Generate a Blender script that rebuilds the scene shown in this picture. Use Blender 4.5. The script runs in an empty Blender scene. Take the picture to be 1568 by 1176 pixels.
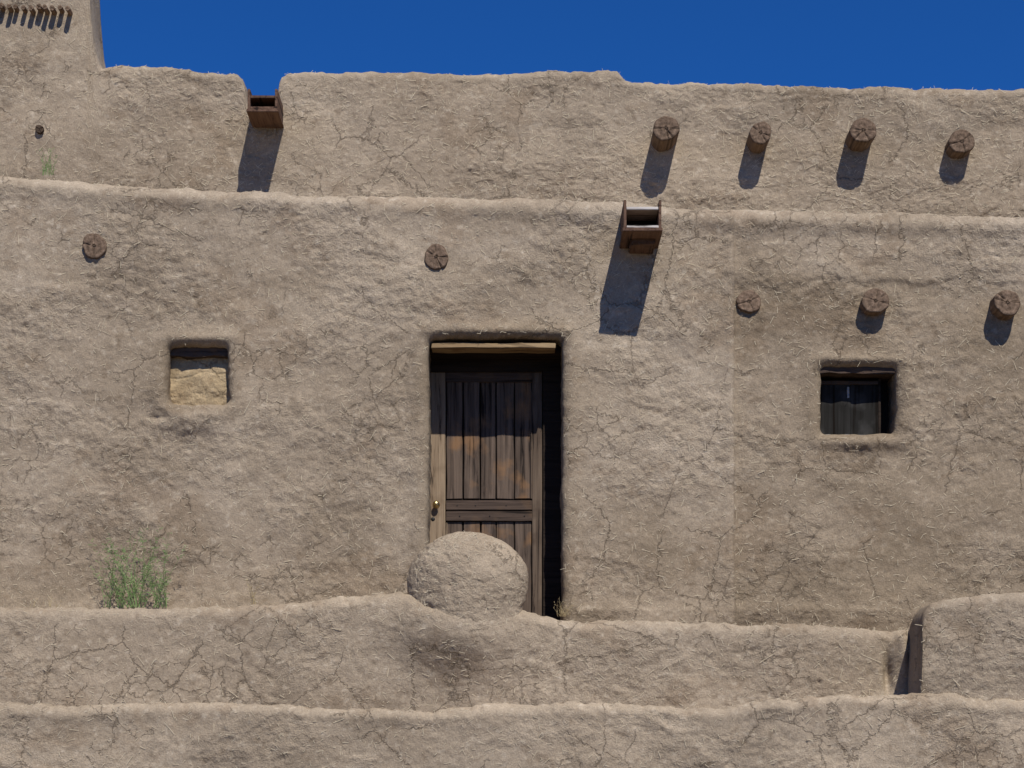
import bpy, bmesh, math, random
import numpy as np
from mathutils import Vector
random.seed(7); rng=np.random.default_rng(11)
scene=bpy.context.scene
D=16.0; CZ=1.6; ZC=5.16; S=190.0
# survey: scale 190 units / metre on the main wall plane (y=0)
def W(px,py,y):
    k=(D+y)/D
    return ((px-784)/S*k, y, CZ+(ZC+(588-py)/S-CZ)*k)
def toU(x,y): return x/((D+y)/D)*S+784
# ---------------------------------------------------------------- noise
_perm=rng.permutation(256).astype(np.int64); _perm=np.concatenate([_perm,_perm,_perm])
_g=rng.normal(size=(256,3)); _g/=np.linalg.norm(_g,axis=1)[:,None]
def P(x,y,z,o=0.0):
    x=np.asarray(x,float)+o*13.7; y=np.asarray(y,float)+o*7.3; z=np.asarray(z,float)+o*3.1
    x,y,z=np.broadcast_arrays(x,y,z)
    xi=np.floor(x).astype(np.int64); yi=np.floor(y).astype(np.int64); zi=np.floor(z).astype(np.int64)
    xf=x-xi; yf=y-yi; zf=z-zi
    u=xf**3*(xf*(xf*6-15)+10); v=yf**3*(yf*(yf*6-15)+10); w=zf**3*(zf*(zf*6-15)+10)
    xi&=255; yi&=255; zi&=255
    r=0
    for a in (0,1):
        for b in (0,1):
            for c in (0,1):
                h=_perm[_perm[_perm[xi+a]+yi+b]+zi+c]
                g=_g[h]
                d=g[...,0]*(xf-a)+g[...,1]*(yf-b)+g[...,2]*(zf-c)
                r=r+d*(u if a else 1-u)*(v if b else 1-v)*(w if c else 1-w)
    return r*1.5
def sstep(a,b,t):
    t=np.clip((t-a)/(b-a),0,1); return t*t*(3-2*t)
def roughmask(x,y,z):
    return .58+.70*sstep(-.30,.35,P(x*1.15,y*1.15,z*1.6,130)+.4*P(x*4,y*4,z*6,131))
def plaster(x,y,z,o=0):
    wx=P(x*3,y*2,z*3,o+9)*.10; wz=P(x*3,y*2,z*3,o+10)*.10
    X=x+wx; Z=z+wz
    rm=roughmask(x,y,z)
    h=.024*P(x*.9,y,z*.9,o+1)+.012*P(X*2.6,y*2,Z*2.8,o+2)
    g=.0062*P(X*6,y*5,Z*7.5,o+3)+.0038*P(X*14,y*12,Z*16,o+4)+.0031*P(x*30,y*27,z*33,o+5)
    f=P(X*1.9,y*2,Z*2.3,o+6)+.5*P(x*8,y*8,z*9,o+7)+.25*P(x*26,y*8,z*26,o+8)
    g+=.0034*sstep(.12,.18,f)+.0034*sstep(-.32,-.26,f)
    q=P(x*11,y*9,z*13,o+12); g-=.015*np.clip(q-.40,0,1)
    q=P(x*24,y*9,z*26,o+13); g-=.015*np.clip(q-.38,0,1)
    rd=1-np.abs(P(X*3.2,y*3,Z*6.5,o+14))*2.4; g+=.0020*np.clip(rd,0,1)**2
    return h+g*rm
# ---------------------------------------------------------------- materials
def newmat(name):
    m=bpy.data.materials.new(name); m.use_nodes=True
    nt=m.node_tree; b=nt.nodes['Principled BSDF']; return m,nt,b
def N(nt,t,**k):
    n=nt.nodes.new(t)
    for a,v in k.items():
        if a in n.inputs: n.inputs[a].default_value=v
        else: setattr(n,a,v)
    return n
def math_(nt,op,a,b=None,clamp=False):
    n=nt.nodes.new('ShaderNodeMath'); n.operation=op; n.use_clamp=clamp
    for i,v in enumerate((a,b)):
        if v is None: continue
        if isinstance(v,(int,float)): n.inputs[i].default_value=v
        else: nt.links.new(v,n.inputs[i])
    return n.outputs[0]
def mixc(nt,fac,a,b,mode='MIX'):
    n=nt.nodes.new('ShaderNodeMix'); n.data_type='RGBA'; n.blend_type=mode
    for idx,v in ((0,fac),(6,a),(7,b)):
        if isinstance(v,(int,float)): n.inputs[idx].default_value=v
        elif isinstance(v,tuple): n.inputs[idx].default_value=(*v,1)
        else: nt.links.new(v,n.inputs[idx])
    return n.outputs[2]
def mrange(nt,v,a,b,c,d):
    n=nt.nodes.new('ShaderNodeMapRange'); nt.links.new(v,n.inputs[0])
    for i,t in enumerate((a,b,c,d)): n.inputs[i+1].default_value=t
    return n.outputs[0]
def adobe_mat(name,bump=1.0):
    # base colour comes from the per-vertex clay tone ('tone'); crack / coarseness masks from 'aux'
    m,nt,b=newmat(name); L=nt.links
    tc=N(nt,'ShaderNodeTexCoord'); co=tc.outputs['Object']
    def noise(sc,det,ro=.6,vec=co):
        n=N(nt,'ShaderNodeTexNoise',Scale=sc,Detail=det,Roughness=ro); L.new(vec,n.inputs['Vector']); return n
    n2=noise(16,4,.7); n3=noise(75,3,.7)
    at=N(nt,'ShaderNodeAttribute',attribute_name='tone'); ax=N(nt,'ShaderNodeAttribute',attribute_name='aux')
    sp=N(nt,'ShaderNodeSeparateColor'); L.new(ax.outputs['Color'],sp.inputs[0])
    f2=mrange(nt,n2.outputs[0],.25,.75,.87,1.13); f3=mrange(nt,n3.outputs[0],.25,.75,.74,1.26)
    f=math_(nt,'MULTIPLY',f2,f3)
    cmb=N(nt,'ShaderNodeVectorMath',operation='SCALE'); L.new(at.outputs['Color'],cmb.inputs[0]); L.new(f,cmb.inputs['Scale'])
    col=cmb.outputs[0]
    wv=N(nt,'ShaderNodeVectorMath',operation='MULTIPLY_ADD')
    L.new(n2.outputs['Color'],wv.inputs[0]); wv.inputs[1].default_value=(.11,.11,.11); L.new(co,wv.inputs[2])
    def crack(sc,w,mask):
        v=N(nt,'ShaderNodeTexVoronoi',feature='DISTANCE_TO_EDGE',Scale=sc); L.new(wv.outputs[0],v.inputs['Vector'])
        c=mrange(nt,v.outputs['Distance'],0,w,1,0); return math_(nt,'MULTIPLY',c,mask)
    ck=math_(nt,'MAXIMUM',crack(1.7,.011,sp.outputs[0]),crack(5.5,.024,sp.outputs[1]))
    col=mixc(nt,math_(nt,'MULTIPLY',ck,.46),col,(.095,.068,.045))
    L.new(col,b.inputs['Base Color'])
    b.inputs['Roughness'].default_value=.95; b.inputs['Specular IOR Level'].default_value=.1
    h=math_(nt,'ADD',math_(nt,'MULTIPLY',n2.outputs[0],.55),math_(nt,'MULTIPLY',n3.outputs[0],.42))
    h=math_(nt,'MULTIPLY',h,sp.outputs[2])
    h=math_(nt,'SUBTRACT',h,math_(nt,'MULTIPLY',ck,.30))
    bp=N(nt,'ShaderNodeBump',Strength=.90*bump,Distance=.020); L.new(h,bp.inputs['Height']); L.new(bp.outputs[0],b.inputs['Normal'])
    return m
ADOBE=adobe_mat('adobe_plaster')
TN=np.array([.985,.975,.925])
CA=np.array([.262,.206,.150])*TN; CB=np.array([.372,.300,.226])*TN; CD=np.array([.215,.155,.104])*TN; CP=np.array([.47,.395,.31])*TN
def clay(V):
    x,y,z=V[:,0],V[:,1],V[:,2]
    f=.5+.50*P(x*.8,y*.8,z*.9,101)+.28*P(x*2.3,y*2.3,z*3.1,102)+.22*P(x*6,y*6,z*9,103)+.16*P(x*15,y*15,z*19,104)
    f=np.clip(f,0,1)[:,None]; c=CA*(1-f)+CB*f
    g=P(x*1.5,y*1.5,z*2.1,105)+.5*P(x*5,y*5,z*6,106)+.3*P(x*16,y*16,z*18,107)
    d=(sstep(.28,.55,g)*.38)[:,None]; c=c*(1-d)+CD*d
    g=P(x*21,y*21,z*25,108)+.5*P(x*38,y*38,z*38,109); d=(sstep(.38,.7,g)*.5)[:,None]; c=c*(1-d)+CP*d
    g=P(x*9,y*9,z*12,110)+.5*P(x*30,y*30,z*30,111); d=(sstep(.42,.75,g)*.42)[:,None]; c=c*(1-d)+CD*.8*d
    aux=np.stack([sstep(.05,.25,P(x*1.1,y*1.1,z*1.1,112)+.4*P(x*5,y*5,z*5,113)),sstep(.22,.46,P(x*1.7,y*1.7,z*1.7,114)+.6*P(x*7,y*7,z*7,115)),roughmask(x,y,z)],-1)
    return c,aux
def wood_mat(name,c1,c2,c3,axis='Z',rough=.85,scale=1.0,spec=.15):
    m,nt,b=newmat(name); L=nt.links
    tc=N(nt,'ShaderNodeTexCoord'); mp=N(nt,'ShaderNodeMapping')
    sc={'X':(1.2,26,26),'Y':(26,1.2,26),'Z':(26,26,1.2)}[axis]; mp.inputs['Scale'].default_value=tuple(s*scale for s in sc)
    L.new(tc.outputs['Object'],mp.inputs[0])
    n=N(nt,'ShaderNodeTexNoise',Scale=1.0,Detail=6,Roughness=.65,Distortion=.6); L.new(mp.outputs[0],n.inputs['Vector'])
    n2=N(nt,'ShaderNodeTexNoise',Scale=5.0,Detail=3); L.new(tc.outputs['Object'],n2.inputs['Vector'])
    col=mixc(nt,mrange(nt,n.outputs[0],.35,.62,0,1),c1,c2)
    col=mixc(nt,mrange(nt,n2.outputs[0],.54,.70,0,.7),col,c3)
    cr=mrange(nt,n.outputs[0],.36,.43,1,0)
    col=mixc(nt,math_(nt,'MULTIPLY',cr,.85),col,(.012,.009,.007))
    b.inputs['Roughness'].default_value=rough; b.inputs['Specular IOR Level'].default_value=spec
    L.new(col,b.inputs['Base Color'])
    bp=N(nt,'ShaderNodeBump',Strength=.9,Distance=.008); L.new(n.outputs[0],bp.inputs['Height']); L.new(bp.outputs[0],b.inputs['Normal'])
    return m
W_DOOR=wood_mat('door_weathered_wood',(.040,.028,.021),(.145,.104,.076),(.25,.135,.062))
W_STILE=wood_mat('door_pale_wood',(.17,.118,.075),(.31,.23,.15),(.14,.095,.058))
W_STILE2=wood_mat('door_brown_wood',(.07,.048,.034),(.165,.12,.084),(.07,.048,.034))
W_RAIL=wood_mat('door_rail_wood',(.035,.024,.018),(.090,.062,.046),(.12,.075,.045),'X')
W_LINT=wood_mat('lintel_wood',(.20,.125,.06),(.34,.24,.13),(.16,.09,.045),'X')
W_CAN=wood_mat('canale_wood',(.09,.048,.032),(.16,.095,.062),(.065,.04,.03),'Y')
W_CANP=wood_mat('canale_pale_lining',(.42,.37,.32),(.55,.50,.45),(.30,.24,.19),'X')
W_SHADE=wood_mat('shade_dark_wood',(.016,.011,.008),(.034,.023,.016),(.024,.017,.012),'X')  # near-black tone paints in the shade of recessed frame parts and cavities
W_PANE=wood_mat('grimy_window_board',(.014,.013,.011),(.034,.032,.029),(.060,.057,.052),'Z',.95,.5,.02)
def viga_mat():
    m,nt,b=newmat('viga_log_wood'); L=nt.links
    tc=N(nt,'ShaderNodeTexCoord'); mp=N(nt,'ShaderNodeMapping'); mp.inputs['Scale'].default_value=(40,3,40)
    L.new(tc.outputs['Object'],mp.inputs[0])
    n=N(nt,'ShaderNodeTexNoise',Scale=1.0,Detail=5,Roughness=.7); L.new(mp.outputs[0],n.inputs['Vector'])
    col=mixc(nt,mrange(nt,n.outputs[0],.35,.65,0,1),(.115,.078,.052),(.26,.185,.13))
    at=N(nt,'ShaderNodeAttribute',attribute_name='tone'); col=mixc(nt,1.0,col,at.outputs['Color'],'MULTIPLY')
    L.new(col,b.inputs['Base Color']); b.inputs['Roughness'].default_value=.9; b.inputs['Specular IOR Level'].default_value=.15
    bp=N(nt,'ShaderNodeBump',Strength=.8,Distance=.008); L.new(n.outputs[0],bp.inputs['Height']); L.new(bp.outputs[0],b.inputs['Normal'])
    return m
VIGA=viga_mat()
def plain(name,c,rough=.8,metal=0,spec=.3,sc=30,var=.3):
    m,nt,b=newmat(name); tc=N(nt,'ShaderNodeTexCoord'); n=N(nt,'ShaderNodeTexNoise',Scale=sc,Detail=3)
    nt.links.new(tc.outputs['Object'],n.inputs['Vector'])
    col=mixc(nt,n.outputs[0],tuple(t*(1-var) for t in c),tuple(min(1,t*(1+var)) for t in c)); nt.links.new(col,b.inputs['Base Color'])
    b.inputs['Roughness'].default_value=rough; b.inputs['Metallic'].default_value=metal; b.inputs['Specular IOR Level'].default_value=spec
    return m
BRASS=plain('brass',(.55,.42,.20),.35,1); IRON=plain('iron',(.03,.028,.026),.6,.6)
PAINT=plain('weathered_white_paint',(.30,.28,.25),.7)
ROOM_SHADE=plain('painted_interior_shade',(.03,.025,.02),.95)  # near-black colour stands in for the shade inside the rooms
STRAW=plain('straw',(.58,.49,.34),.8,0,.2); WEED=plain('weed_green',(.15,.23,.075),.7,0,.2,20,.4); DRY=plain('dry_grass',(.36,.28,.15),.8,0,.2)
# ---------------------------------------------------------------- mesh helpers
def setattr_col(me,name,arr):
    a=me.color_attributes.new(name,'FLOAT_COLOR','POINT'); t=np.ones((len(arr),4),np.float32); t[:,:3]=arr; a.data.foreach_set('color',t.ravel())
def mesh_obj(name,V,F,mat,parent=None,smooth=True,tone=None):
    me=bpy.data.meshes.new(name); V=np.asarray(V,np.float32); F=np.asarray(F,np.int32); k=F.shape[1]
    me.vertices.add(len(V)); me.vertices.foreach_set('co',V.ravel())
    me.loops.add(F.size); me.loops.foreach_set('vertex_index',F.ravel())
    me.polygons.add(len(F)); me.polygons.foreach_set('loop_start',np.arange(0,F.size,k,dtype=np.int32))
    me.update(calc_edges=True); me.validate()
    me.polygons.foreach_set('use_smooth',np.full(len(me.polygons),smooth))
    if tone is not None:
        c,aux=clay(V.astype(float)); setattr_col(me,'tone',c*tone); setattr_col(me,'aux',aux)
    me.materials.append(mat); ob=bpy.data.objects.new(name,me); scene.collection.objects.link(ob)
    if parent: ob.parent=parent
    return ob
def empty(name,loc=(0,0,0),parent=None):
    e=bpy.data.objects.new(name,None); e.location=loc; scene.collection.objects.link(e)
    if parent: e.parent=parent
    return e
FORT=empty('adobe_fort')
def box(name,x0,x1,y0,y1,z0,z1,mat,parent=FORT,bev=.004,jit=.0015,cuts=6,tilt=0):
    bm=bmesh.new(); bmesh.ops.create_cube(bm,size=1)
    for v in bm.verts: v.co=Vector((x0 if v.co.x<0 else x1,y0 if v.co.y<0 else y1,z0 if v.co.z<0 else z1))
    if cuts:
        L=[e for e in bm.edges if e.calc_length()>max(x1-x0,y1-y0,z1-z0)*.9]
        bmesh.ops.subdivide_edges(bm,edges=L,cuts=cuts,use_grid_fill=True)
    for v in bm.verts:
        v.co+=Vector((random.uniform(-jit,jit),random.uniform(-jit,jit),random.uniform(-jit,jit)))
    if bev>0:
        es=[e for e in bm.edges if len(e.link_faces)==2 and e.calc_face_angle(0)>.8]
        bmesh.ops.bevel(bm,geom=es,offset=bev,segments=2,affect='EDGES')
    me=bpy.data.meshes.new(name); bm.to_mesh(me); bm.free(); me.materials.append(mat)
    ob=bpy.data.objects.new(name,me); scene.collection.objects.link(ob); ob.parent=parent; return ob
def rbox_sdf(x,z,cx,cz,hx,hz,r):
    qx=np.abs(x-cx)-(hx-r); qz=np.abs(z-cz)-(hz-r)
    return np.hypot(np.maximum(qx,0),np.maximum(qz,0))+np.minimum(np.maximum(qx,qz),0)-r
SAMPLES=[]
def sheet(name,yf,yb,zb,pts,r,x0=-8.,x1=8.,fx=(-4.6,4.6),zmid=None,openings=(),yoff=None,tone=None,d=.012,o=0,topn=.012,deps=12,xj=.006):
    if zmid is None: zmid=zb
    a=max(x0,fx[0]); b=min(x1,fx[1])
    xs=np.arange(a,b,d)
    if x0<a: xs=np.concatenate([np.arange(x0,a,.07),xs])
    if x1>b: xs=np.concatenate([xs,np.arange(b,x1,.07)])
    u=toU(xs,yf); py=np.interp(u,[p[0] for p in pts],[p[1] for p in pts])
    k=(D+yf)/D; zt=CZ+(ZC+(588-py)/S-CZ)*k
    zt=zt+topn*P(xs*2.2,0,0,o+20)+topn*.8*P(xs*7,0,0,o+21)+topn*.55*P(xs*22,0,0,o+22)
    med=np.percentile(zt,90)
    nf=max(8,int((med-r-zmid)/d)); ss=np.linspace(0,1,nf)
    rows_y=[];rows_z=[];ny=[];nz=[];isf=[]
    if zb<zmid:
        for t in np.linspace(0,1,12)[:-1]:
            rows_y.append(np.full_like(xs,yf)); rows_z.append(np.full_like(xs,zb+(zmid-zb)*t)); ny.append(-1);nz.append(0);isf.append(0)
    for s in ss:
        rows_y.append(np.full_like(xs,yf)); rows_z.append(zmid+(zt-r-zmid)*s); ny.append(-1);nz.append(0);isf.append(1)
    na=max(6,int(r*1.57/d))
    for t in np.linspace(0,math.pi/2,na+1)[1:]:
        rows_y.append(yf+r*(1-math.cos(t))+0*xs); rows_z.append(zt-r+r*math.sin(t)); ny.append(-math.cos(t));nz.append(math.sin(t));isf.append(1)
    for t in np.linspace(0,1,deps)[1:]:
        rows_y.append(yf+r+(yb-r-yf-r)*t+0*xs); rows_z.append(zt.copy()); ny.append(0);nz.append(1);isf.append(0)
    for t in np.linspace(0,math.pi/2,5)[1:]:
        rows_y.append(yb-r+r*math.sin(t)+0*xs); rows_z.append(zt-r+r*math.cos(t)); ny.append(math.sin(t));nz.append(math.cos(t));isf.append(0)
    for t in np.linspace(0,1,8)[1:]:
        rows_y.append(yb+0*xs); rows_z.append(zt-r+(zb-zt+r)*t); ny.append(1);nz.append(0);isf.append(0)
    Y=np.array(rows_y);Z=np.array(rows_z);X=np.broadcast_to(xs,Y.shape).copy()
    ny=np.array(ny)[:,None];nz=np.array(nz)[:,None];isf=np.array(isf)
    h=plaster(X,Y,Z,o)
    Y0=Y.copy()
    sd=np.full(X.shape,9.)
    face=(ny==-1)&np.ones_like(X,bool)
    X+=xj*P(Z*9,X*3,Y*9,o+30)
    for op in openings: 
        s=op['f'](X,Z); s=np.where(face,s,9.); sd=np.minimum(sd,s)
    near=np.exp(-(np.maximum(sd,0)/.07)**2)
    h=h*(1-.35*near)+.018*np.exp(-((sd-.08)/.07)**2)
    rr=.055; q=np.clip(sd,0,rr); h-=np.where(sd<rr,rr-np.sqrt(np.maximum(rr*rr-(rr-q)**2,0)),0)*.8
    Y=Y+ny*h; Z=Z+nz*h
    if yoff is not None: Y=Y+yoff(X,Z)*np.clip(-ny,0,1)
    nr,nc=X.shape
    idx=np.arange(nr*nc).reshape(nr,nc)
    quads=np.stack([idx[:-1,:-1],idx[:-1,1:],idx[1:,1:],idx[1:,:-1]],-1)
    V=np.stack([X,Y,Z],-1).reshape(-1,3)
    T=np.ones_like(V)
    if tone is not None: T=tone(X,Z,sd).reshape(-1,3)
    extraV=[];extraF=[];extraT=[]; base=len(V)
    keep=np.ones((nr-1,nc-1),bool)
    for op in openings:
        cx=(X[:-1,:-1]+X[1:,1:])/2; cz=(Z[:-1,:-1]+Z[1:,1:])/2
        rem=(op['f'](cx,cz)<0)&face[:-1,:-1]&face[1:,1:]
        keep&=~rem
        E=[]
        R=rem
        for (i,j) in np.argwhere(R):
            if not R[i-1,j]: E.append((idx[i,j],idx[i,j+1]))
            if not R[i+1,j]: E.append((idx[i+1,j+1],idx[i+1,j]))
            if not R[i,j-1]: E.append((idx[i+1,j],idx[i,j]))
            if not R[i,j+1]: E.append((idx[i,j+1],idx[i+1,j+1]))
        bv=sorted({v for e in E for v in e}); bi=np.array(bv)
        for _ in range(3):
            x=V[bi,0];z=V[bi,2];e=.002
            s=op['f'](x,z);gx=(op['f'](x+e,z)-op['f'](x-e,z))/(2*e);gz=(op['f'](x,z+e)-op['f'](x,z-e))/(2*e)
            gl=np.maximum(gx*gx+gz*gz,.3); V[bi,0]-=s*gx/gl; V[bi,2]-=s*gz/gl
        V[bi,1]=yf+.035+(yoff(V[bi,0],V[bi,2]) if yoff is not None else 0)
        ns=14; mp={v:n for n,v in enumerate(bv)}; prev=bi.copy(); st=V[bi].copy()
        for s_ in range(1,ns+1):
            c=st.copy(); c[:,1]+=op['depth']*s_/ns
            nn=.006*P(c[:,0]*12,c[:,1]*12,c[:,2]*12,o+40)+.004*P(c[:,0]*30,c[:,1]*30,c[:,2]*30,o+41); c[:,0]+=nn; c[:,2]+=nn
            cur=base+np.arange(len(bi)); extraV.append(c); extraT.append(T[bi]); base+=len(bi)
            for a_,b_ in E: extraF.append((prev[mp[a_]],prev[mp[b_]],cur[mp[b_]],cur[mp[a_]]))
            prev=cur
    F=quads[keep]
    for col in (0,nc-1):
        c=V[idx[:,col]].copy(); c[:,1]=yb; cur=base+np.arange(nr); base+=nr; extraV.append(c); extraT.append(T[idx[:,col]])
        a_=idx[:,col]; extraF+= [ (a_[i],a_[i+1],cur[i+1],cur[i]) for i in range(nr-1)]
    samp=(isf[:,None]>0)&(sd>.02)&(np.abs(X)<4.5)
    SAMPLES.append(V.reshape(-1,3)[samp.reshape(-1)])
    V=np.concatenate([V]+extraV); T=np.concatenate([T]+extraT)
    F=np.concatenate([F,np.array(extraF,dtype=np.int64)]) if extraF else F
    return mesh_obj(name,V,F,ADOBE,FORT,True,T)
# ---------------------------------------------------------------- openings
def opening(px0,px1,py0,py1,r,depth,wob=.008,o=0):
    x0,_,z1=W(px0,py0,0); x1,_,z0=W(px1,py1,0)
    cx,cz,hx,hz=(x0+x1)/2,(z0+z1)/2,(x1-x0)/2,(z1-z0)/2
    return dict(f=lambda x,z:rbox_sdf(x,z,cx,cz,hx,hz,r)+wob*P(x*5,0,z*5,o)+wob*.4*P(x*16,0,z*16,o),depth=depth,b=(x0,x1,z0,z1))
DOOR=opening(656,861,518,1000,.05,.50,.010,50)
WL=opening(258,350,529,618,.05,.16,.018,51)
WR=opening(1259,1373,561,662,.04,.32,.014,52)
def bump2(x,z,px,py,sx,sz,y=0):
    X0,_,Z0=W(px,py,y); return np.exp(-((x-X0)/sx)**2-((z-Z0)/sz)**2)
xs_seam=W(1125,0,0)[0]
def main_off(x,z):
    n=P(x*0,0,z*2.5,60)*.016+P(x*0,0,z*9,61)*.010
    off=.034*sstep(-.02,.012,x-xs_seam-n)
    off-=.010*np.exp(-((x-xs_seam+.04)/.05)**2)
    lump=1+.6*P(x*9,0,z*9,68)
    off-=.045*lump*bump2(x,z,302,648,.30,.085)+.030*bump2(x,z,1318,676,.30,.05)
    off-=.02*bump2(x,z,758,508,.60,.04)+.018*bump2(x,z,304,518,.27,.035)+.02*bump2(x,z,1315,550,.3,.035)
    off-=.03*bump2(x,z,985,365,.2,.12)
    off+=.02*bump2(x,z,240,640,.06,.02)
    zz=W(0,432,0)[2]; off+=np.where(x>xs_seam,.010,0)*sstep(.03,-.02,z-zz-.06*P(x*2,0,0,63)-.02*P(x*9,0,0,63))
    z0=W(0,935,0)[2]; off-=.05*np.exp(-(np.maximum(z-z0,0)/.12))
    zt=np.interp(toU(x,0),[p[0] for p in main_pts],[W(0,p[1],0)[2] for p in main_pts]); off-=.018*np.exp(-((z-zt+.10)/.07)**2)
    return off
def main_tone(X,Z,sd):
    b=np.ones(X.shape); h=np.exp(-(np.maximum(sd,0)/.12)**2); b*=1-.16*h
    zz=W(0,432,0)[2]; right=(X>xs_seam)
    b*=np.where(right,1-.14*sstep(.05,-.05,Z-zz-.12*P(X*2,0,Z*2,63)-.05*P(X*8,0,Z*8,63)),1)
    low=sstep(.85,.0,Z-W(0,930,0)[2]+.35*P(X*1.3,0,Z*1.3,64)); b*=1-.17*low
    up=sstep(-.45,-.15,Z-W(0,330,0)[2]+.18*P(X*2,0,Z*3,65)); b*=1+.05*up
    b*=1+.14*P(X*1.1,0,Z*1.7,66)+.08*P(X*4,0,Z*6,67)
    w=1-b
    return np.stack([b,b*(1-.10*w),b*(1-.28*w)],-1)
def gen_tone(o,g=1.0):
    def f(X,Z,sd):
        b=g*(1+.14*P(X*1.0,0,Z*1.6,o)+.08*P(X*4,0,Z*7,o+1)); return np.stack([b,b,b],-1)
    return f
main_pts=[(-900,258),(0,266),(80,272),(150,280),(260,288),(380,292),(470,296),(600,299),(700,301),(800,303),(950,311),(1060,318),(1150,318),(1350,323),(1568,329),(2400,345)]
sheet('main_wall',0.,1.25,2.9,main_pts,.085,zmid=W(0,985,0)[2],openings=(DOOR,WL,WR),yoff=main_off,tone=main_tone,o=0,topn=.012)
up_pts=[(-900,-120),(120,-110),(133,-60),(137,0),(143,60),(150,92),(155,101),(190,99),(250,102),(300,107),(350,108),(362,110),(370,116),(375,128),(377.5,160),(423.5,160),(425.5,126),(431,112),(444,106),(520,107),(600,110),(700,113),(800,108),(880,107),(925,104),(945,107),(957,118),(1000,122),(1150,125),(1300,132),(1450,135),(1568,138),(2400,150)]
def up_off(x,z):
    return -.035*bump2(x,z,400,200,.2,.15,1.2)
sheet('upper_parapet_wall',1.2,1.7,W(0,420,1.2)[2],up_pts,.075,zmid=W(0,345,1.2)[2],tone=gen_tone(70,.96),yoff=up_off,o=3,topn=.016)
YA=-.95; YB=-1.5
a_pts=[(-900,925),(0,926),(120,927),(250,931),(350,928),(450,925),(540,914),(610,908),(640,915),(660,925),(780,930),(815,934),(830,939),(870,946),(1000,951),(1200,956),(1400,964),(2400,975)]
def a_off(x,z):
    off=-.15*bump2(x,z,718,965,.46,.26,YA)-.04*bump2(x,z,724,1010,.34,.30,YA)-.04*bump2(x,z,640,955,.3,.2,YA)
    off+=.09*bump2(x,z,1360,1030,.030,.13,YA)
    off-=.06*bump2(x,z,1383,1000,.05,.2,YA)
    return off
sheet('terrace_wall',YA,.03,1.2,a_pts,.10,zmid=W(0,1110,YA)[2],tone=gen_tone(75,1.0),yoff=a_off,o=5,topn=.018)
b_pts=[(-900,1080),(0,1079),(100,1083),(180,1078),(300,1073),(450,1080),(600,1087),(760,1082),(900,1076),(1000,1078),(1100,1083),(1200,1072),(1290,1060),(1400,1064),(1500,1070),(1568,1072),(2400,1075)]
def b_off(x,z):
    ztop=np.interp(toU(x,YB),[p[0] for p in b_pts],[W(0,p[1],YB)[2] for p in b_pts])
    return -.008*np.exp(-((z-ztop+.07)/.06)**2)*np.clip(.7+1.2*P(x*3,0,z*3,80)+.5*P(x*12,0,z*10,81),0,2)
sheet('lower_wall',YB,YA+.04,0.,b_pts,.075,zmid=1.9,tone=gen_tone(78,1.02),yoff=b_off,o=7,topn=.020)
blk_pts=[(1390,1120),(1408,1120),(1411,960),(1416,938),(1428,924),(1445,918),(1500,912),(1568,905),(2600,880)]
sheet('corner_parapet_block',-1.42,YA+.03,W(0,1130,-1.42)[2],blk_pts,.07,x0=W(1400,0,-1.42)[0],x1=7.5,tone=gen_tone(82,.92),o=9,topn=.014)
# rounded adobe dome growing out of the terrace wall in front of the door
def dome():
    nu,nv=300,170; U=np.linspace(0,2*math.pi,nu,endpoint=False); t=np.linspace(0.002,1,nv)
    U,t=np.meshgrid(U,t)
    e=2/2.25; sp=lambda c,p:np.sign(c)*np.abs(c)**p
    c=W(716,892,-.95); a=.455; bz=.385; dy_=.25
    ang=np.clip(t/.55,0,1)*math.pi/2
    rad=sp(np.sin(ang),e); zz=c[2]+bz*sp(np.cos(ang),e)
    s=np.clip((t-.55)/.45,0,1); zz=zz-.62*s
    waist=(1-.05*np.exp(-((s-.33)/.14)**2))*(1-.35*sstep(.5,1,s))
    X=c[0]+rad*waist*a*sp(np.cos(U),2/2.2); Y=-.85+rad*dy_*sp(np.sin(U),2/2.2)*(1-.75*sstep(.50,1,s))
    nx=rad*np.cos(U);ny=rad*np.sin(U);nz=np.cos(ang)*(s==0)
    n=np.stack([nx,ny,nz],-1); n/=np.linalg.norm(n,axis=-1)[...,None]+1e-9
    h=plaster(X,Y,zz,17)*.9+.016*P(X*2.5,Y*2.5,zz*2.5,95)
    h-=.020*bump2(X,zz,690,897,.035,.07,-1.1)+.012*bump2(X,zz,757,868,.02,.03,-1.1)
    h-=.03*np.exp(-((zz-W(0,932,-1.1)[2]-.02*P(X*6,0,0,4))/.018)**2)*np.exp(-((X-c[0]+.38)/.12)**2)
    V=np.stack([X,Y,zz],-1)+n*h[...,None]
    idx=np.arange(nu*nv).reshape(nv,nu); r=np.roll(idx,-1,1)
    F=np.stack([idx[:-1],idx[1:],r[1:],r[:-1]],-1).reshape(-1,4)
    SAMPLES.append(V.reshape(-1,3)[(V[...,1]<-.95).reshape(-1)])
    V=V.reshape(-1,3); c0,_=clay(V); mean=(CA+CB)/2*1.0
    b=(1+.10*P(X*3,Y*3,zz*3,96)).reshape(-1,1)
    # even out the deeper clay blotches so that the cap has the terrace wall's colour
    tone=b*(.45+.55*mean/np.maximum(c0,1e-3))*1.06
    mesh_obj('dome_chimney',V,F,ADOBE,FORT,True,tone)
dome()
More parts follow.
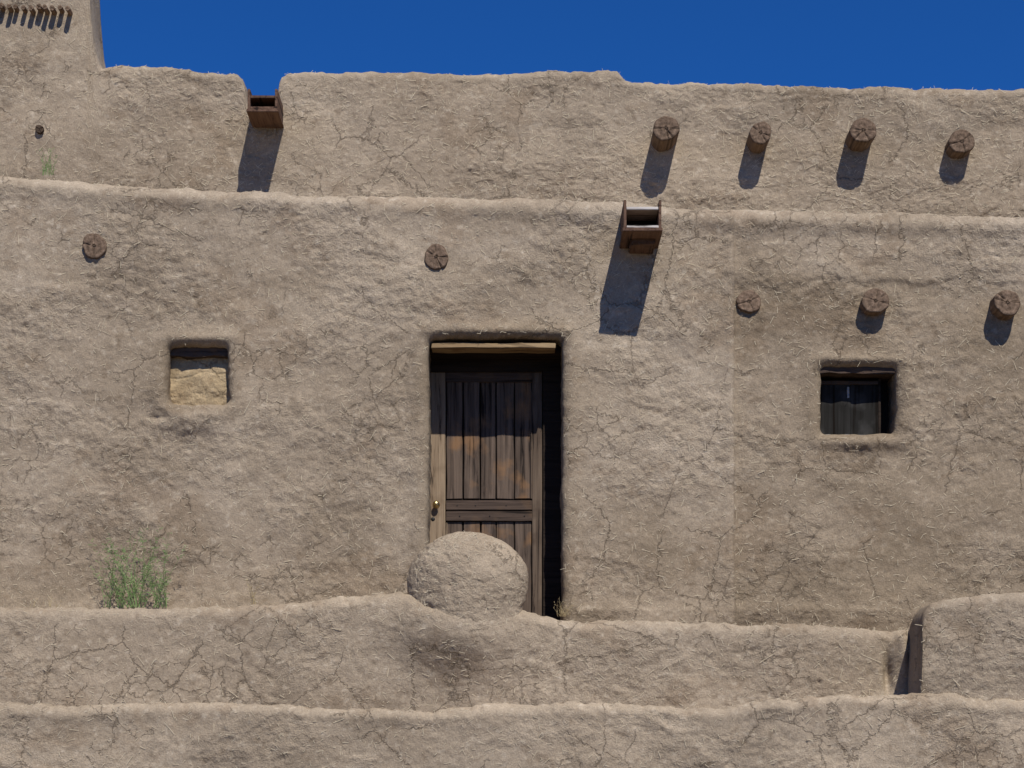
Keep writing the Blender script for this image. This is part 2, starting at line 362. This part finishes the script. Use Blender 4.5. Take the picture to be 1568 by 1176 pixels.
# ---------------------------------------------------------------- straw flecks in the mud
pts=np.concatenate(SAMPLES); pts=pts[(np.abs(pts[:,0])<4.4)]; n=13000; sel=pts[rng.integers(0,len(pts),n)]
ang=rng.normal(.2,.9,n); ln=rng.gamma(2.0,.0062,n)+.003; wd=rng.uniform(.0007,.0018,n)
dv=np.stack([np.cos(ang),rng.uniform(-.12,.12,n),np.sin(ang)],-1); pv=np.stack([-np.sin(ang),0*ang,np.cos(ang)],-1)
off=np.array([0,-.005,0])
Vs=np.stack([sel-dv*ln[:,None]-pv*wd[:,None],sel+dv*ln[:,None]-pv*wd[:,None],sel+dv*ln[:,None]+pv*wd[:,None],sel-dv*ln[:,None]+pv*wd[:,None]],1)+off
mesh_obj('straw_flecks',Vs.reshape(-1,3),np.arange(n*4).reshape(n,4),STRAW,FORT,False)
# ---------------------------------------------------------------- vigas
def viga(name,px,py,rpx,yw,p,seed,dark=1.0,mat=VIGA,ex=1.0):
    r_=random.Random(seed); yf=yw-p; cx,_,cz=W(px,py,yf); R=rpx/S*(D+yf)/D
    n=56; V=[];T=[]; ph=r_.uniform(0,6); cr=[(r_.uniform(0,6.28),r_.uniform(.05,.10),r_.uniform(.0,.45)) for _ in range(5)]
    def rad(a): return R*(1+.05*math.sin(2*a+ph)+.03*math.sin(3*a+2*ph)+.02*math.sin(7*a+ph*3))
    rings=[(f,0) for f in (.12,.25,.4,.55,.7,.85,.95)]+[(1.0,.008),(1.015,.03)]+[(1.0+.01*math.sin(i+ph),.03+(p+.12)*i/8) for i in range(1,9)]
    V.append((cx,yf,cz)); T.append((.6,.6,.6))
    for ri,(f,dy) in enumerate(rings):
        for i in range(n):
            a=2*math.pi*i/n; cd=0
            for ca,w,f0 in cr:
                if f<f0: continue
                dd=abs((a-ca+math.pi)%(2*math.pi)-math.pi); cd=max(cd,max(0,1-dd/w))
            y=yf+dy+(.016*cd if f>.1 and dy<.02 else 0)+r_.uniform(-.0015,.0015)
            rr=rad(a)*f
            if dy>=.02: rr*=1-.05*cd
            V.append((cx+rr*math.cos(a),y,cz+rr*ex*math.sin(a)))
            ringt=.85+.20*math.sin(f*30+.8*math.sin(a*3+ph)); t=dark*(ringt if dy<.02 else .9)*(1-.7*cd); t*=r_.uniform(.85,1.1)
            T.append((t,t*.97,t*.94))
    F4=[];
    for k in range(len(rings)-1):
        for i in range(n):
            j=(i+1)%n; F4.append((1+k*n+i,1+k*n+j,1+(k+1)*n+j,1+(k+1)*n+i))
    F4+=[(0,1+i,1+(i+1)%n,1+(i+1)%n) for i in range(n)]
    me=bpy.data.meshes.new(name); me.from_pydata(V,[],[f if f[2]!=f[3] else f[:3] for f in F4]); me.update()
    setattr_col(me,'tone',np.array(T))
    for pl in me.polygons: pl.use_smooth=True
    me.materials.append(mat); ob=bpy.data.objects.new(name,me); scene.collection.objects.link(ob); ob.parent=FORT
viga('viga_1',1020,196,19.5,1.2,.29,1,.9); viga('viga_2',1165,203,17,1.2,.24,2,.95); viga('viga_3',1322,199,19.5,1.2,.25,3,.95); viga('viga_4',1473,216,19,1.2,.16,4,.9)
viga('viga_5',144,376,19,0,.035,5,1.0); viga('viga_6',668,393,19,0,.035,6,1.0); viga('viga_7',1147,461,18,.04,.035,7,1.15)
viga('viga_8',1341,460,20,.04,.115,8,1.0); viga('viga_9',1543,463,20,.04,.15,9,1.0)
viga('peg_stub',60,197,6.5,1.2,.04,10,.5)
for i in range(10): viga('latilla_%d'%(i+1),2+i*11.2+random.uniform(-1.5,1.5),9+random.uniform(-1.5,1.5)+i*.4,4.2+random.uniform(-.8,.5),1.2,.10+random.uniform(-.02,.03),20+i,1.1)
# ---------------------------------------------------------------- canales (roof spouts)
def canale(name,px0,px1,pyt,pyb,yw,p,slope,lining):
    yf=yw-p; x0,_,zt=W(px0,pyt,yf); x1,_,zb=W(px1,pyb,yf); e=empty(name,(0,0,0),FORT)
    t=.022; yb=yw+.45
    box('side_1',x0,x0+t,yf,yb,zb,zt,W_CAN,e,.003,.0015); box('side_2',x1-t,x1,yf,yb,zb,zt,W_CAN,e,.003,.0015)
    box('bottom',x0-.008,x1+.008,yf-.012,yb,zb-.026,zb,W_CAN,e,.003,.0015)
    tz=zt-.05
    box('top_board',x0+t+.001,x1-t-.001,yf+.012,yb,tz-.022,tz,W_CANP if lining else W_CAN,e,.003,.001)
    box('cleat',x0+t+.001,x1-t-.001,yf-.006,yf+.010,zb+.001,zb+.020,W_CANP if lining else W_CAN,e,.002,.001)
    box('mouth_shade',x0+t+.001,x1-t-.001,yf+.30,yf+.32,zb+.002,tz-.024,W_SHADE,e,.001,0)  # near-black plate standing for the shade inside the spout
canale('canale_1',379,425,136,167,1.2,.40,0,False)
canale('canale_2',955,1013,306,349,0.,.48,0,True)
box('canale_bracket',*[f(W(966,352,-.3)[0],W(1004,352,-.3)[0]) for f in (min,max)],-.28,.2,W(0,374,-.28)[2],W(0,353,-.28)[2],W_CAN,FORT,.006,.004)
# ---------------------------------------------------------------- door
yd=.46
door=empty('plank_door',(0,0,0),FORT)
def dbox(name,px0,px1,py0,py1,mat,proud=0.,th=.04,y=yd,parent=door,bev=.004,jit=.0015):
    a=W(px0,py1,y-proud); b=W(px1,py0,y-proud)
    return box(name,a[0],b[0],y-proud,y-proud+th,a[2],b[2],mat,parent,bev,jit)
dbox('stile_1',655,682,566,1010,W_STILE,0)
dbox('stile_2',815,830,566,1010,W_STILE2,.004)
pl=[683,709,736,760,788,814.5]
for i in range(5):
    g1=random.uniform(.7,1.6); g2=random.uniform(.7,1.6)
    dbox('plank_%d'%(i+1),pl[i]+g1,pl[i+1]-g2,572,764,W_DOOR,-.006-random.uniform(0,.010),.03,jit=.0025)
    dbox('lower_plank_%d'%(i+1),pl[i]+g2,pl[i+1]-g1,799,1010,W_DOOR,-.006-random.uniform(0,.010),.03,jit=.0025)
dbox('mid_rail_1',683,815,766,781,W_RAIL,.012); dbox('mid_rail_2',683,815,782.5,798,W_RAIL,.010)
dbox('top_rail',683,815,560,585,W_RAIL,.006)
dbox('backing',683,815,560,1010,W_SHADE,-.048,.01)
dbox('bead_1',682.6,685,800,1010,W_STILE,.006,.012); dbox('bead_2',812.5,815,600,764,W_STILE2,.008,.012)
fr=empty('door_frame',(0,0,0),FORT)
dbox('jamb_1',831.5,880,530,1010,W_SHADE,.03,.08,parent=fr); dbox('jamb_2',636,654,530,1010,W_SHADE,.03,.08,parent=fr)  # jambs coloured near-black for the shadow strip beside the leaf
dbox('head',637,879,512,569,W_SHADE,.034,.08,parent=fr)
x0l=W(661,0,.03)[0];x1l=W(851,0,.03)[0]
bx=box('door_lintel',x0l,x1l,.02,.2,W(0,533,.03)[2],W(0,525.5,.03)[2],W_LINT,FORT,.004,.004)
box('door_lintel_back',x0l-.05,x1l+.05,.21,.415,W(0,533,.03)[2],W(0,505,.03)[2],W_SHADE,FORT,.004,.003)
def lathe(name,prof,c,mat,parent,n=28):
    V=[];F=[]
    for (r,y) in prof:
        for i in range(n):
            a=2*math.pi*i/n; V.append((c[0]+r*math.cos(a),c[1]+y,c[2]+r*math.sin(a)))
    for k in range(len(prof)-1):
        for i in range(n):
            j=(i+1)%n;F.append((k*n+i,k*n+j,(k+1)*n+j,(k+1)*n+i))
    return mesh_obj(name,V,F,mat,parent)
kc=W(668,773,yd-.001)
lathe('knob',[(.0005,-.062),(.014,-.060),(.025,-.050),(.028,-.040),(.022,-.030),(.010,-.024),(.009,-.008),(.028,-.005),(.031,0)],kc,BRASS,door)
kc=W(663,795,yd-.001)
lathe('keyhole_plate',[(.0005,-.004),(.013,-.004),(.017,0)],kc,IRON,door)
for px,py in [(700,774),(728,774),(750,790),(775,774),(803,790),(704,790)]:
    lathe('nail',[(.0005,-.003),(.004,-.003),(.005,0)],W(px,py,yd-.013),IRON,door,10)
box('room_back',-.75,.5,.56,.6,2.9,W(0,500,0)[2],ROOM_SHADE,FORT,0,0)
# ---------------------------------------------------------------- left window (blocked with mud)
x0,x1,z0,z1=WL['b']
nx,nz=90,90
gx,gz=np.meshgrid(np.linspace(x0-.05,x1+.05,nx),np.linspace(z0-.05,z1+.05,nz))
y=.135-plaster(gx,gx*0,gz,15)*1.2-.010*P(gx*7,0,gz*8,16)
y+=.005*np.exp(-((gz-z0-.26-.05*P(gx*5,0,0,3))/.008)**2)+.005*np.exp(-((gx-x0-.3-.05*P(gz*6,0,0,8))/.007)**2)
idx=np.arange(nx*nz).reshape(nz,nx); F=np.stack([idx[:-1,:-1],idx[:-1,1:],idx[1:,1:],idx[1:,:-1]],-1).reshape(-1,4)
t=np.tile(np.array([1.16,1.10,.92]),(nx*nz,1))*(1+.22*P(gx*8,0,gz*8,4)+.12*P(gx*20,0,gz*26,5)).reshape(-1,1)
mesh_obj('window_mud_infill',np.stack([gx,y,gz],-1).reshape(-1,3),F,ADOBE,FORT,True,t)
box('window_lintel',x0-.02,x1+.02,.055,.17,z1-.075,z1+.03,W_RAIL,FORT,.010,.008)
# ---------------------------------------------------------------- right window
x0,x1,z0,z1=WR['b']
win=empty('boarded_window',(0,0,0),FORT)
box('lintel',x0-.02,x1+.02,.06,.34,z1-.045,z1+.04,W_RAIL,win,.008,.006)
yw_=.20; wx1=W(1345,0,yw_)[0]
box('frame_left',x0-.03,x0+.016,yw_,yw_+.04,z0-.03,z1-.05,W_PANE,win,.003,.001)
box('frame_bottom',x0+.017,wx1,yw_,yw_+.04,z0+.0,z0+.022,PAINT,win,.003,.003)
box('frame_top',x0+.017,wx1,yw_,yw_+.04,z1-.10,z1-.07,W_RAIL,win,.003,.001)
box('frame_right',wx1+.001,wx1+.022,yw_+.01,yw_+.05,z0-.0,z1-.05,W_SHADE,win,.003,.001)
xm=W(1303,0,yw_)[0]
box('board_1',x0+.018,xm-.001,yw_+.012,yw_+.028,z0+.0225,z1-.1005,W_PANE,win,.002,.001)
box('board_2',xm+.001,wx1-.001,yw_+.016,yw_+.028,z0+.0225,z1-.1005,W_PANE,win,.002,.001)
box('cleat',xm-.03,xm-.012,yw_+.004,yw_+.0115,z1-.21,z1-.12,PAINT,win,.002,.002)
box('inner_back',x0-.1,x1+.1,.42,.46,z0-.1,z1+.1,ROOM_SHADE,win,0,0)
# ---------------------------------------------------------------- plants
def weed(name,spots,n,hmin,hmax,lean,mat,leaf=.02,w=.0022,seed=1,leaves=8):
    r_=random.Random(seed); V=[];F=[]
    def quad(a,b,wa,wb,side):
        i=len(V); V.extend([a-side*wa,a+side*wa,b+side*wb,b-side*wb]); F.append((i,i+1,i+2,i+3))
    for _ in range(n):
        bx_,by_,bz_=r_.choice(spots); p=Vector((bx_+r_.gauss(0,.02),by_+r_.uniform(-.02,.03),bz_))
        h=r_.uniform(hmin,hmax); d=Vector((r_.gauss(0,lean),r_.gauss(-.1,lean*.5),1)).normalized(); seg=8
        side=Vector((math.cos(r_.uniform(0,3.1)),math.sin(r_.uniform(0,3.1))*.6,0)).normalized()
        for s in range(seg):
            q=p+d*h/seg; quad(p,q,w*(1-s/seg)+.0006,w*(1-(s+1)/seg)+.0005,side)
            for _l in range(leaves if s>0 else 0):
                if r_.random()<.5: continue
                ld=Vector((r_.gauss(0,1),r_.gauss(0,.6),r_.uniform(-.1,1))).normalized(); L_=leaf*r_.uniform(.5,1.3)
                o_=p+(q-p)*r_.random(); quad(o_,o_+ld*L_,.0006,leaf*.10,ld.cross(Vector((r_.gauss(0,1),1,0))).normalized())
            p=q; d=(d+Vector((r_.gauss(0,.12),r_.gauss(0,.08),-.02))).normalized()
    return mesh_obj(name,[tuple(v) for v in V],F,mat,None,False)
wz=lambda px,py,y:W(px,py,y)
weed('green_weed',[wz(px,930,-.12) for px in (165,185,200,210,220,240,252)],58,.20,.68,.30,WEED,.028,.0024,3,6)
weed('green_weed',[wz(px,268,-.0+.1) for px in (68,75,80)],10,.10,.26,.2,WEED,.02,.002,4,4)
weed('dry_grass_tuft',[wz(px,944,-.5) for px in (856,862,866)],26,.06,.17,.45,DRY,.015,.0016,5,1)
weed('dry_grass_tuft',[wz(392,926,-.2)],5,.15,.24,.06,DRY,.02,.003,6,3)
weed('dry_grass_tuft',[wz(px,930,-.2) for px in (45,60,75,90)],16,.05,.11,.4,DRY,.012,.0014,7,1)
# ---------------------------------------------------------------- ground
gm,nt,b=newmat('packed_dirt'); tc=N(nt,'ShaderNodeTexCoord'); n_=N(nt,'ShaderNodeTexNoise',Scale=2.0,Detail=5); nt.links.new(tc.outputs['Object'],n_.inputs['Vector'])
nt.links.new(mixc(nt,n_.outputs[0],(.085,.060,.036),(.135,.096,.058)),b.inputs['Base Color']); b.inputs['Roughness'].default_value=1
mesh_obj('ground',[(-600,-600,-.004),(600,-600,-.004),(600,600,-.004),(-600,600,-.004)],[(0,1,2,3)],gm,None,False)
# ---------------------------------------------------------------- light
Sd=Vector((.34,-1,1.4)).normalized()
sun=bpy.data.lights.new('sun','SUN'); sun.energy=5.0; sun.angle=math.radians(.5); sun.color=(1,.965,.91)
so=bpy.data.objects.new('sun',sun); so.rotation_euler=Sd.to_track_quat('Z','Y').to_euler(); so.location=(5,-15,20); scene.collection.objects.link(so)
w=bpy.data.worlds.new('World'); scene.world=w; w.use_nodes=True; nt=w.node_tree; bg=nt.nodes['Background']
sky=nt.nodes.new('ShaderNodeTexSky'); sky.sky_type='NISHITA'; sky.sun_disc=False
sky.sun_elevation=math.asin(Sd.z); sky.sun_rotation=math.atan2(Sd.x,Sd.y); sky.altitude=1300; sky.air_density=.8; sky.dust_density=0.0; sky.ozone_density=6
nt.links.new(mixc(nt,1.0,sky.outputs[0],(.30,1.12,2.1),'MULTIPLY'),bg.inputs[0]); bg.inputs[1].default_value=.05
# ---------------------------------------------------------------- camera
cam=bpy.data.cameras.new('camera'); cam.sensor_width=36; cam.lens=36*D/(1568/S); cam.shift_y=(ZC-CZ)/(1568/S); cam.clip_end=2000
co=bpy.data.objects.new('camera',cam); co.location=(0,-D,CZ); co.rotation_euler=(math.pi/2,0,0); scene.collection.objects.link(co); scene.camera=co
scene.view_settings.view_transform='Standard'; scene.view_settings.look='None'; scene.view_settings.exposure=0
